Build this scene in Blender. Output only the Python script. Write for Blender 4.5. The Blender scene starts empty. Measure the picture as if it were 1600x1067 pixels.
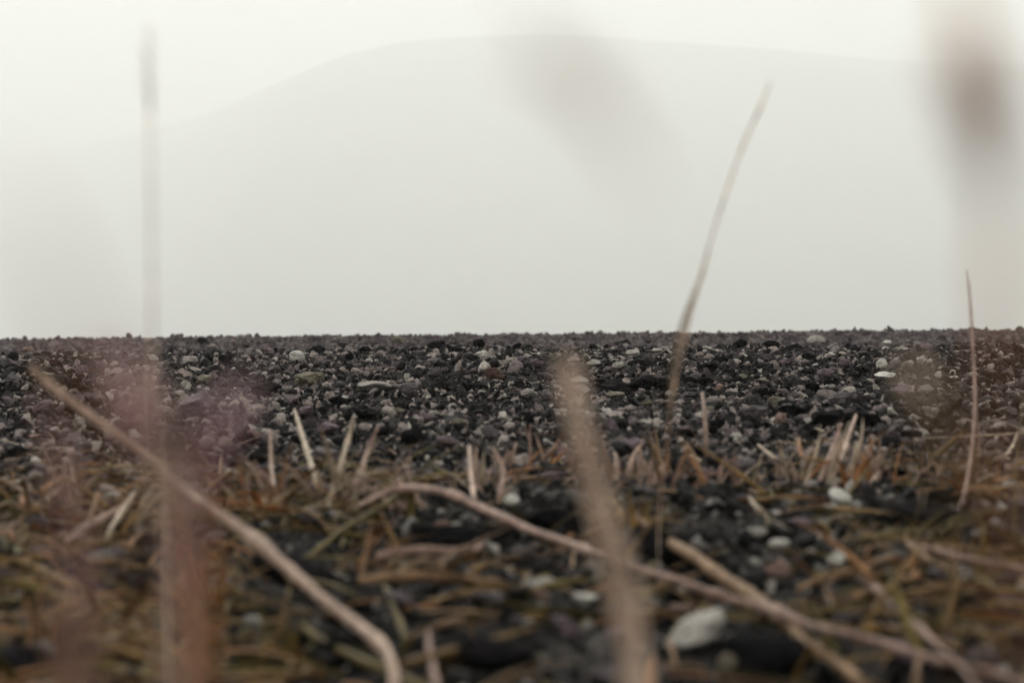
import bpy, math, random
import numpy as np
from mathutils import Vector, noise

# ------------------------------------------------------------------ camera, light, sky, exposure
S = bpy.context.scene
COL = S.collection
FPX = 1600 * 85 / 36.0            # focal length in photograph pixels
CZ = 0.25                         # lens height above the datum
HOR = 525.0                       # row of the horizon in the photograph
cam_d = bpy.data.cameras.new('camera')
cam = bpy.data.objects.new('camera', cam_d); COL.objects.link(cam)
cam_d.lens = 85; cam_d.sensor_width = 36
cam_d.clip_start = 0.01; cam_d.clip_end = 16000
PITCH = -(533.5 - HOR) / FPX
cam.location = (0, 0, CZ)
cam.rotation_euler = (math.pi / 2 + PITCH, 0, 0)
cam_d.dof.use_dof = True
cam_d.dof.focus_distance = 5.3
cam_d.dof.aperture_fstop = 8.6
cam_d.dof.aperture_blades = 0
S.camera = cam

SUN_EL, SUN_AZ = math.radians(30), math.radians(-20)      # behind the crest, a little to the left
w = bpy.data.worlds.new('World'); S.world = w; w.use_nodes = True
nt = w.node_tree; nt.nodes.clear()
out = nt.nodes.new('ShaderNodeOutputWorld'); bg = nt.nodes.new('ShaderNodeBackground')
sky = nt.nodes.new('ShaderNodeTexSky'); sky.sky_type = 'NISHITA'; sky.sun_disc = False
sky.sun_elevation = SUN_EL; sky.sun_rotation = SUN_AZ; sky.dust_density = 6.0; sky.air_density = 1.0
hs = nt.nodes.new('ShaderNodeHueSaturation'); hs.inputs['Saturation'].default_value = 0.12
mx = nt.nodes.new('ShaderNodeMix'); mx.data_type = 'RGBA'; mx.inputs['Factor'].default_value = 0.93
mx.inputs['B'].default_value = (8.55, 8.85, 8.45, 1)         # the even white cloud layer
nt.links.new(sky.outputs[0], hs.inputs['Color']); nt.links.new(hs.outputs[0], mx.inputs['A'])
nt.links.new(mx.outputs['Result'], bg.inputs['Color']); bg.inputs['Strength'].default_value = 0.088
nt.links.new(bg.outputs[0], out.inputs['Surface'])

sun_d = bpy.data.lights.new('sun', 'SUN'); sun_d.energy = 1.5; sun_d.angle = math.radians(12)
sun_d.color = (1.0, 0.95, 0.88)
sun = bpy.data.objects.new('sun', sun_d); COL.objects.link(sun)
to_sun = Vector((math.sin(SUN_AZ) * math.cos(SUN_EL), math.cos(SUN_AZ) * math.cos(SUN_EL), math.sin(SUN_EL)))
sun.rotation_euler = (-to_sun).to_track_quat('-Z', 'Y').to_euler()

vs = S.view_settings; vs.view_transform = 'Standard'; vs.look = 'None'; vs.exposure = 1.14; vs.gamma = 1.0
vs.use_curve_mapping = False
cy = S.cycles
cy.max_bounces = 8; cy.diffuse_bounces = 3; cy.volume_bounces = 5; cy.transmission_bounces = 3
cy.use_denoising = True

random.seed(7); RS = np.random.RandomState(11)
R = random.uniform

# ------------------------------------------------------------------ terrain
PROFILE = [(-3000, -1.2), (-5, -0.32), (0, -0.27), (0.6, -0.235), (1.2, -0.207), (1.4, -0.200), (1.8, -0.180), (2.2, -0.162), (3.0, -0.143),
           (4.0, -0.124), (4.85, -0.109), (5.02, -0.082), (5.6, -0.068), (6.2, -0.054), (6.6, -0.048), (6.9, -0.052),
           (8.0, -0.075), (9.5, -0.055), (11.0, -0.022), (12.0, -0.004), (12.6, -0.010), (16, -0.25), (40, -1.6), (120, -4.0), (9000, -8.0)]
PX = np.array([p[0] for p in PROFILE]); PZ = np.array([p[1] for p in PROFILE])

def terrain(x, y):
    """height of the ground at x, y"""
    yy = y
    if 2.0 < y < 8.0:                                       # the ledge wanders to and fro
        yy = y + 0.16 * noise.noise(Vector((x * 1.3, 3.1, 0))) * min(1, (y - 2.0), (8.0 - y))
    z = float(np.interp(yy, PX, PZ))
    if abs(x) < 60: z += 0.0094 * x
    else: z += 0.0094 * 60 * (1 if x > 0 else -1)
    near = 1.0 if y < 8 else 0.35
    z += 0.014 * near * noise.noise(Vector((x * 1.7, y * 1.5, 0.3)))
    z += 0.016 * near * noise.noise(Vector((x * 5.0, y * 4.0, 7.3)))
    z += 0.006 * noise.noise(Vector((x * 16.0, y * 13.0, 1.3)))
    if abs(y) > 20: z += 0.5 * noise.noise(Vector((x * 0.02, y * 0.02, 5))) * min(1, (abs(y) - 20) / 60)
    return CZ + z

def ray(px, py):
    """direction through a photograph pixel, scaled so that its y is 1"""
    cx = (px - 800) / FPX; cz = -(py - HOR) / FPX
    return cx, cz

def P(px, py, d):
    cx, cz = ray(px, py)
    return Vector((cx * d, d, CZ + cz * d))

def G(px, py, lift=0.0, start=0.9):
    """where the sight line through a pixel meets the ground raised by lift"""
    cx, cz = ray(px, py)
    d = start
    prev = d
    while d < 14:
        if CZ + cz * d < terrain(cx * d, d) + lift:
            a, b = prev, d
            for _ in range(8):
                m = (a + b) / 2
                if CZ + cz * m < terrain(cx * m, m) + lift: b = m
                else: a = m
            return Vector((cx * b, b, CZ + cz * b))
        prev = d; d *= 1.012
    return Vector((cx * 6.6, 6.6, terrain(cx * 6.6, 6.6) + lift))

# ------------------------------------------------------------------ materials
def new_mat(name):
    m = bpy.data.materials.new(name); m.use_nodes = True
    n = m.node_tree; b = n.nodes['Principled BSDF']
    return m, n, b

SPECS = []
def rock_material(name, ramp, instanced=False):
    m, n, b = new_mat(name)
    oi = n.nodes.new('ShaderNodeObjectInfo')
    tc = n.nodes.new('ShaderNodeTexCoord')
    mp = n.nodes.new('ShaderNodeVectorMath'); mp.operation = 'ADD'
    sc = n.nodes.new('ShaderNodeVectorMath'); sc.operation = 'SCALE'; sc.inputs['Scale'].default_value = 37.0
    cb = n.nodes.new('ShaderNodeCombineXYZ')
    for i in range(3): n.links.new(oi.outputs['Random'], cb.inputs[i])
    n.links.new(cb.outputs[0], sc.inputs[0]); n.links.new(tc.outputs['Object'], mp.inputs[0]); n.links.new(sc.outputs[0], mp.inputs[1])
    cr = n.nodes.new('ShaderNodeValToRGB'); cr.color_ramp.interpolation = 'LINEAR'
    e = cr.color_ramp.elements
    e[0].position = ramp[0][0]; e[0].color = (*ramp[0][1], 1)
    e[1].position = ramp[-1][0]; e[1].color = (*ramp[-1][1], 1)
    for p, c in ramp[1:-1]:
        k = e.new(p); k.color = (*c, 1)
    n.links.new(oi.outputs['Random'], cr.inputs[0])
    nz = n.nodes.new('ShaderNodeTexNoise'); nz.inputs['Scale'].default_value = 2.2; nz.inputs['Detail'].default_value = 6
    nz.inputs['Roughness'].default_value = 0.7
    n.links.new(mp.outputs[0], nz.inputs['Vector'])
    mr = n.nodes.new('ShaderNodeMapRange'); mr.inputs['From Min'].default_value = 0.3; mr.inputs['From Max'].default_value = 0.7
    mr.inputs['To Min'].default_value = 0.45; mr.inputs['To Max'].default_value = 1.5
    n.links.new(nz.outputs[0], mr.inputs[0])
    mul = n.nodes.new('ShaderNodeVectorMath'); mul.operation = 'SCALE'
    n.links.new(cr.outputs[0], mul.inputs[0]); n.links.new(mr.outputs[0], mul.inputs['Scale'])
    n.links.new(mul.outputs[0], b.inputs['Base Color'])
    SPECS.append((name, b))
    b.inputs['Roughness'].default_value = 0.62
    b.inputs['Specular IOR Level'].default_value = 0.09
    n2 = n.nodes.new('ShaderNodeTexNoise'); n2.inputs['Scale'].default_value = 9; n2.inputs['Detail'].default_value = 4
    n.links.new(mp.outputs[0], n2.inputs['Vector'])
    bp = n.nodes.new('ShaderNodeBump'); bp.inputs['Strength'].default_value = 0.55; bp.inputs['Distance'].default_value = 0.1
    n.links.new(n2.outputs[0], bp.inputs['Height']); n.links.new(bp.outputs[0], b.inputs['Normal'])
    return m

M_GRAVEL = rock_material('gravel_mix', [(0.0, (.0030, .0024, .0024)), (.38, (.006, .0048, .0048)), (.56, (.018, .014, .0145)), (.70, (.060, .046, .048)),
                                        (.80, (.15, .118, .118)), (.90, (.26, .21, .19)), (.975, (.36, .31, .28)), (1.0, (.50, .46, .41))])
M_SHADE = rock_material('shade_tinted_gravel', [(0.0, (.0025, .0020, .0018)), (.50, (.005, .0042, .0038)), (.70, (.014, .0115, .010)), (.84, (.05, .042, .040)), (.93, (.12, .105, .098)), (.98, (.26, .235, .22)), (1.0, (.42, .39, .36))])  # gravel colour darkened to paint in the shade of the foreground gaps
M_RIDGE = rock_material('haze_tinted_gravel', [(0.0, (.045, .034, .036)), (.5, (.085, .066, .070)), (.85, (.14, .112, .114)), (1.0, (.22, .18, .17))])  # paler mauve paints distance haze into the ridge gravel
TONES = {
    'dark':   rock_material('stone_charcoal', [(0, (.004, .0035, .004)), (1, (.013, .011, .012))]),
    'grey':   rock_material('stone_grey', [(0, (.055, .045, .048)), (1, (.13, .108, .112))]),
    'mauve':  rock_material('stone_mauve', [(0, (.09, .062, .072)), (1, (.15, .108, .122))]),
    'tan':    rock_material('stone_tan', [(0, (.10, .085, .062)), (1, (.16, .135, .10))]),
    'pink':   rock_material('stone_pink', [(0, (.17, .105, .09)), (1, (.21, .14, .115))]),
    'red':    rock_material('stone_rust', [(0, (.05, .025, .018)), (1, (.07, .034, .024))]),
    'pale':   rock_material('stone_pale', [(0, (.26, .23, .21)), (1, (.38, .345, .31))]),
    'white':  rock_material('stone_white', [(0, (.46, .43, .39)), (1, (.58, .55, .50))]),
}

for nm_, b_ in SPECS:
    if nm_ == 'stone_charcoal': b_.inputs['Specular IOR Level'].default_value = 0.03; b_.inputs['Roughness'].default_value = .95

def ground_material():
    m, n, b = new_mat('dark_grit')
    tc = n.nodes.new('ShaderNodeTexCoord')
    nz = n.nodes.new('ShaderNodeTexNoise'); nz.inputs['Scale'].default_value = 60; nz.inputs['Detail'].default_value = 8
    n.links.new(tc.outputs['Object'], nz.inputs['Vector'])
    vo = n.nodes.new('ShaderNodeTexVoronoi'); vo.inputs['Scale'].default_value = 160
    n.links.new(tc.outputs['Object'], vo.inputs['Vector'])
    cr = n.nodes.new('ShaderNodeValToRGB'); e = cr.color_ramp.elements
    e[0].position = .35; e[0].color = (.004, .0035, .003, 1); e[1].position = .75; e[1].color = (.022, .017, .015, 1)
    n.links.new(nz.outputs[0], cr.inputs[0]); n.links.new(cr.outputs[0], b.inputs['Base Color'])
    b.inputs['Roughness'].default_value = .9; b.inputs['Specular IOR Level'].default_value = .1
    bp = n.nodes.new('ShaderNodeBump'); bp.inputs['Strength'].default_value = .8; bp.inputs['Distance'].default_value = .004
    n.links.new(vo.outputs[0], bp.inputs['Height']); n.links.new(bp.outputs[0], b.inputs['Normal'])
    return m

def straw_material(name, c1, c2, trans=0.3):
    m, n, b = new_mat(name)
    tc = n.nodes.new('ShaderNodeTexCoord'); oi = n.nodes.new('ShaderNodeObjectInfo')
    nz = n.nodes.new('ShaderNodeTexNoise'); nz.inputs['Scale'].default_value = 22; nz.inputs['Detail'].default_value = 5
    n.links.new(tc.outputs['Object'], nz.inputs['Vector'])
    cr = n.nodes.new('ShaderNodeValToRGB'); e = cr.color_ramp.elements
    e[0].position = .36; e[0].color = (*c1, 1); e[1].position = .64; e[1].color = (*c2, 1)
    n.links.new(nz.outputs[0], cr.inputs[0])
    st = n.nodes.new('ShaderNodeTexNoise'); st.inputs['Scale'].default_value = 75; st.inputs['Detail'].default_value = 6; st.inputs['Roughness'].default_value = .7
    n.links.new(tc.outputs['Object'], st.inputs['Vector'])
    sm = n.nodes.new('ShaderNodeMapRange'); sm.inputs['From Min'].default_value = .38; sm.inputs['From Max'].default_value = .62
    sm.inputs['To Min'].default_value = .62; sm.inputs['To Max'].default_value = 1.25
    n.links.new(st.outputs[0], sm.inputs[0])
    sv = n.nodes.new('ShaderNodeVectorMath'); sv.operation = 'SCALE'; n.links.new(cr.outputs[0], sv.inputs[0]); n.links.new(sm.outputs[0], sv.inputs['Scale'])
    n.links.new(sv.outputs[0], b.inputs['Base Color'])
    b.inputs['Roughness'].default_value = .6; b.inputs['Specular IOR Level'].default_value = .25
    tr = n.nodes.new('ShaderNodeBsdfTranslucent'); n.links.new(sv.outputs[0], tr.inputs[0])
    ms = n.nodes.new('ShaderNodeMixShader'); ms.inputs[0].default_value = trans
    o = n.nodes['Material Output']
    n.links.new(b.outputs[0], ms.inputs[1]); n.links.new(tr.outputs[0], ms.inputs[2]); n.links.new(ms.outputs[0], o.inputs['Surface'])
    f = n.nodes.new('ShaderNodeTexNoise'); f.inputs['Scale'].default_value = 400
    n.links.new(tc.outputs['Object'], f.inputs['Vector'])
    bp = n.nodes.new('ShaderNodeBump'); bp.inputs['Strength'].default_value = .3; bp.inputs['Distance'].default_value = .001
    n.links.new(f.outputs[0], bp.inputs['Height']); n.links.new(bp.outputs[0], b.inputs['Normal'])
    return m

STRAW = {
    'pale':  straw_material('pale_straw', (.38, .29, .21), (.55, .44, .33)),
    'pink':  straw_material('pinkish_straw', (.27, .165, .13), (.42, .285, .235)),
    'tan':   straw_material('tan_straw', (.20, .115, .060), (.31, .19, .105)),
    'brown': straw_material('brown_dead_grass', (.11, .058, .012), (.23, .128, .036)),
    'olive': straw_material('olive_dead_grass', (.075, .052, .008), (.155, .108, .022)),
    'rust':  straw_material('rusty_grass', (.33, .15, .060), (.46, .24, .115), .45),
    'mauve': straw_material('mauve_grass', (.52, .31, .33), (.66, .44, .45), .5),
    'grey':  straw_material('grey_brown_seed', (.26, .17, .13), (.40, .29, .24), .4),
    'pinkpale': straw_material('pink_bleached_straw', (.38, .26, .20), (.55, .40, .32)),
    'veil':  straw_material('brown_sunlit_husk', (.52, .32, .22), (.68, .46, .34), .65),
    'sheer': straw_material('bleached_straw', (.66, .51, .42), (.82, .69, .59), .5),
}

# ------------------------------------------------------------------ object helpers
def link(name, me, mat=None, parent=None, label=None, cat=None, group=None, kind=None):
    o = bpy.data.objects.new(name, me); COL.objects.link(o)
    if mat is not None and me is not None and not me.materials: me.materials.append(mat)
    if parent is not None: o.parent = parent
    if label: o['label'] = label
    if cat: o['category'] = cat
    if group: o['group'] = group
    if kind: o['kind'] = kind
    return o

def smooth(me):
    me.polygons.foreach_set('use_smooth', [True] * len(me.polygons)); me.update(); return me

# ------------------------------------------------------------------ ground sheet
def spaced(lo, hi, step, far, grow=1.22):
    v = list(np.arange(lo, hi + 1e-6, step)); s = step
    a = hi
    while a < far[1]:
        s *= grow; a += s; v.append(a)
    s = step; a = lo; pre = []
    while a > far[0]:
        s *= grow; a -= s; pre.append(a)
    return pre[::-1] + v

gx = spaced(-3.0, 3.0, 0.03, (-4600, 4600)); gy = spaced(0.3, 13.0, 0.03, (-1300, 6000))
verts = [(x, y, terrain(x, y)) for y in gy for x in gx]
nx = len(gx)
faces = [(j * nx + i, j * nx + i + 1, (j + 1) * nx + i + 1, (j + 1) * nx + i) for j in range(len(gy) - 1) for i in range(nx - 1)]
me = bpy.data.meshes.new('ground'); me.from_pydata(verts, [], faces); smooth(me)
link('ground', me, ground_material(), kind='structure')

# ------------------------------------------------------------------ mountain far behind
def mountain():
    prof = [(-1500, 250), (-600, 262), (-200, 258), (0, 240), (150, 222), (260, 200), (380, 163), (470, 122), (560, 82), (640, 63), (740, 55), (850, 51),
            (960, 58), (1080, 68), (1200, 76), (1300, 86), (1400, 94), (1520, 98), (1700, 104), (2100, 140), (3000, 300)]
    a = np.array(prof, float)
    n_u, n_v = 260, 46
    vs_, fs = [], []
    for j in range(n_v):
        t = j / (n_v - 1)                                    # 0 foot in front, .55 ridge, 1 foot behind
        for i in range(n_u):
            px = -1500 + 4500 * i / (n_u - 1)
            D = 2050 + 1050 * max(0, (520 - px) / 520) ** 1.0 * (1 if px > -400 else 1)
            D = min(D, 3900)
            H = (HOR - np.interp(px, a[:, 0], a[:, 1])) / FPX * D * 0.965 + CZ
            s = t / 0.55 if t < 0.55 else (1 - t) / 0.45
            y = D + (t - 0.55) * 1550
            k = math.sin(min(1, s) * math.pi / 2) ** 1.15
            x = (px - 800) / FPX * D
            nzv = noise.noise(Vector((x * .005, y * .0032, 2))) * 24 + noise.noise(Vector((x * .016, y * .012, 5))) * 9
            z = -12 + (H + 12) * k + nzv * (1 - k) * s * 1.4
            vs_.append((x, y, z))
    for j in range(n_v - 1):
        for i in range(n_u - 1):
            fs.append((j * n_u + i, j * n_u + i + 1, (j + 1) * n_u + i + 1, (j + 1) * n_u + i))
    me = bpy.data.meshes.new('mountain'); me.from_pydata(vs_, [], fs); smooth(me)
    m, n, b = new_mat('bare_hillside')
    tc = n.nodes.new('ShaderNodeTexCoord'); nz = n.nodes.new('ShaderNodeTexNoise'); nz.inputs['Scale'].default_value = .008; nz.inputs['Detail'].default_value = 8
    n.links.new(tc.outputs['Object'], nz.inputs['Vector'])
    cr = n.nodes.new('ShaderNodeValToRGB'); e = cr.color_ramp.elements
    e[0].position = .35; e[0].color = (.07, .075, .065, 1); e[1].position = .7; e[1].color = (.16, .15, .13, 1)
    n.links.new(nz.outputs[0], cr.inputs[0]); n.links.new(cr.outputs[0], b.inputs['Base Color']); b.inputs['Roughness'].default_value = .95
    link('mountain', me, m, kind='structure')
mountain()

# ------------------------------------------------------------------ haze
def haze():
    x, y0, y1, z0, z1 = 4800, -1500, 6400, -40, 520
    v = [(-x, y0, z0), (x, y0, z0), (x, y1, z0), (-x, y1, z0), (-x, y0, z1), (x, y0, z1), (x, y1, z1), (-x, y1, z1)]
    f = [(0, 3, 2, 1), (4, 5, 6, 7), (0, 1, 5, 4), (1, 2, 6, 5), (2, 3, 7, 6), (3, 0, 4, 7)]
    me = bpy.data.meshes.new('haze'); me.from_pydata(v, [], f)
    m = bpy.data.materials.new('pale_mist'); m.use_nodes = True; n = m.node_tree; n.nodes.clear()
    o = n.nodes.new('ShaderNodeOutputMaterial'); pv = n.nodes.new('ShaderNodeVolumePrincipled')
    pv.inputs['Color'].default_value = (.992, .992, .980, 1); pv.inputs['Anisotropy'].default_value = 0.3; pv.inputs['Density'].default_value = HAZE
    n.links.new(pv.outputs[0], o.inputs['Volume'])
    link('haze', me, m, kind='stuff')
HAZE = 0.00155
haze()

# ------------------------------------------------------------------ rocks
def rock_mesh(name, seed, level, cuts, flat, rough, soft=.03):
    import bmesh
    rnd = random.Random(seed)
    bm = bmesh.new(); bmesh.ops.create_icosphere(bm, subdivisions=level, radius=1.0)
    planes = []
    for _ in range(cuts):
        v = Vector((rnd.gauss(0, 1), rnd.gauss(0, 1), rnd.gauss(0, 1))).normalized()
        planes.append((v, rnd.uniform(.42, .84)))
    off = Vector((rnd.uniform(0, 99), rnd.uniform(0, 99), rnd.uniform(0, 99)))
    sx, sy = rnd.uniform(.8, 1.25), rnd.uniform(.75, 1.1)
    for v in bm.verts:
        d = v.co.normalized(); r = 1.0
        for p, h in planes:
            c = d.dot(p)
            if c > 0.05:
                q = h / c
                if q < r + .12:                              # soft minimum keeps the edges a little worn
                    k = soft; t = max(0, min(1, .5 + .5 * (r - q) / k))
                    r = r * (1 - t) + q * t - k * t * (1 - t)
        r *= 1 + rough * noise.noise(d * 1.8 + off) + rough * .45 * noise.noise(d * 5 + off)
        v.co = d * r
        v.co.x *= sx; v.co.y *= sy; v.co.z *= flat
    me = bpy.data.meshes.new(name); bm.to_mesh(me); bm.free(); smooth(me)
    # scale to unit width
    xs = [v.co.x for v in me.vertices]; wdt = max(xs) - min(xs)
    for v in me.vertices: v.co /= wdt
    return me

small_src = []
shade_src = bpy.data.collections.new('shade_gravel_sources')
far_src = bpy.data.collections.new('ridge_gravel_sources')
hidden = bpy.data.collections.new('gravel_sources')           # instancing sources, never linked to the scene
for i in range(14):
    me = rock_mesh('pebble', 100 + i, 3, RS.randint(8, 15), R(.34, .95), R(.12, .30), .012 if i < 10 else .05)
    if i < 10: me.polygons.foreach_set('use_smooth', [False] * len(me.polygons))
    me.materials.append(M_GRAVEL)
    o = bpy.data.objects.new('pebble', me); hidden.objects.link(o); small_src.append(o)
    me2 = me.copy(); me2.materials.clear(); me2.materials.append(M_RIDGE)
    me3 = me.copy(); me3.materials.clear(); me3.materials.append(M_SHADE)
    shade_src.objects.link(bpy.data.objects.new('shade_pebble', me3))
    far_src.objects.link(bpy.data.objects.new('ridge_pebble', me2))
STONES = [rock_mesh('stone', 300 + i, 4, 8 + i % 6, [.5, .62, .72, .85][i % 4], .12 + .02 * (i % 6)) for i in range(14)]
ROUND = [rock_mesh('stone', 400 + i, 4, 3, .75, .09) for i in range(3)]
TONED = {}
def toned(me, tone):
    k = (me.name, tone)
    if k not in TONED:
        c = me.copy(); c.materials.clear(); c.materials.append(TONES[tone]); TONED[k] = c
    return TONED[k]

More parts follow.
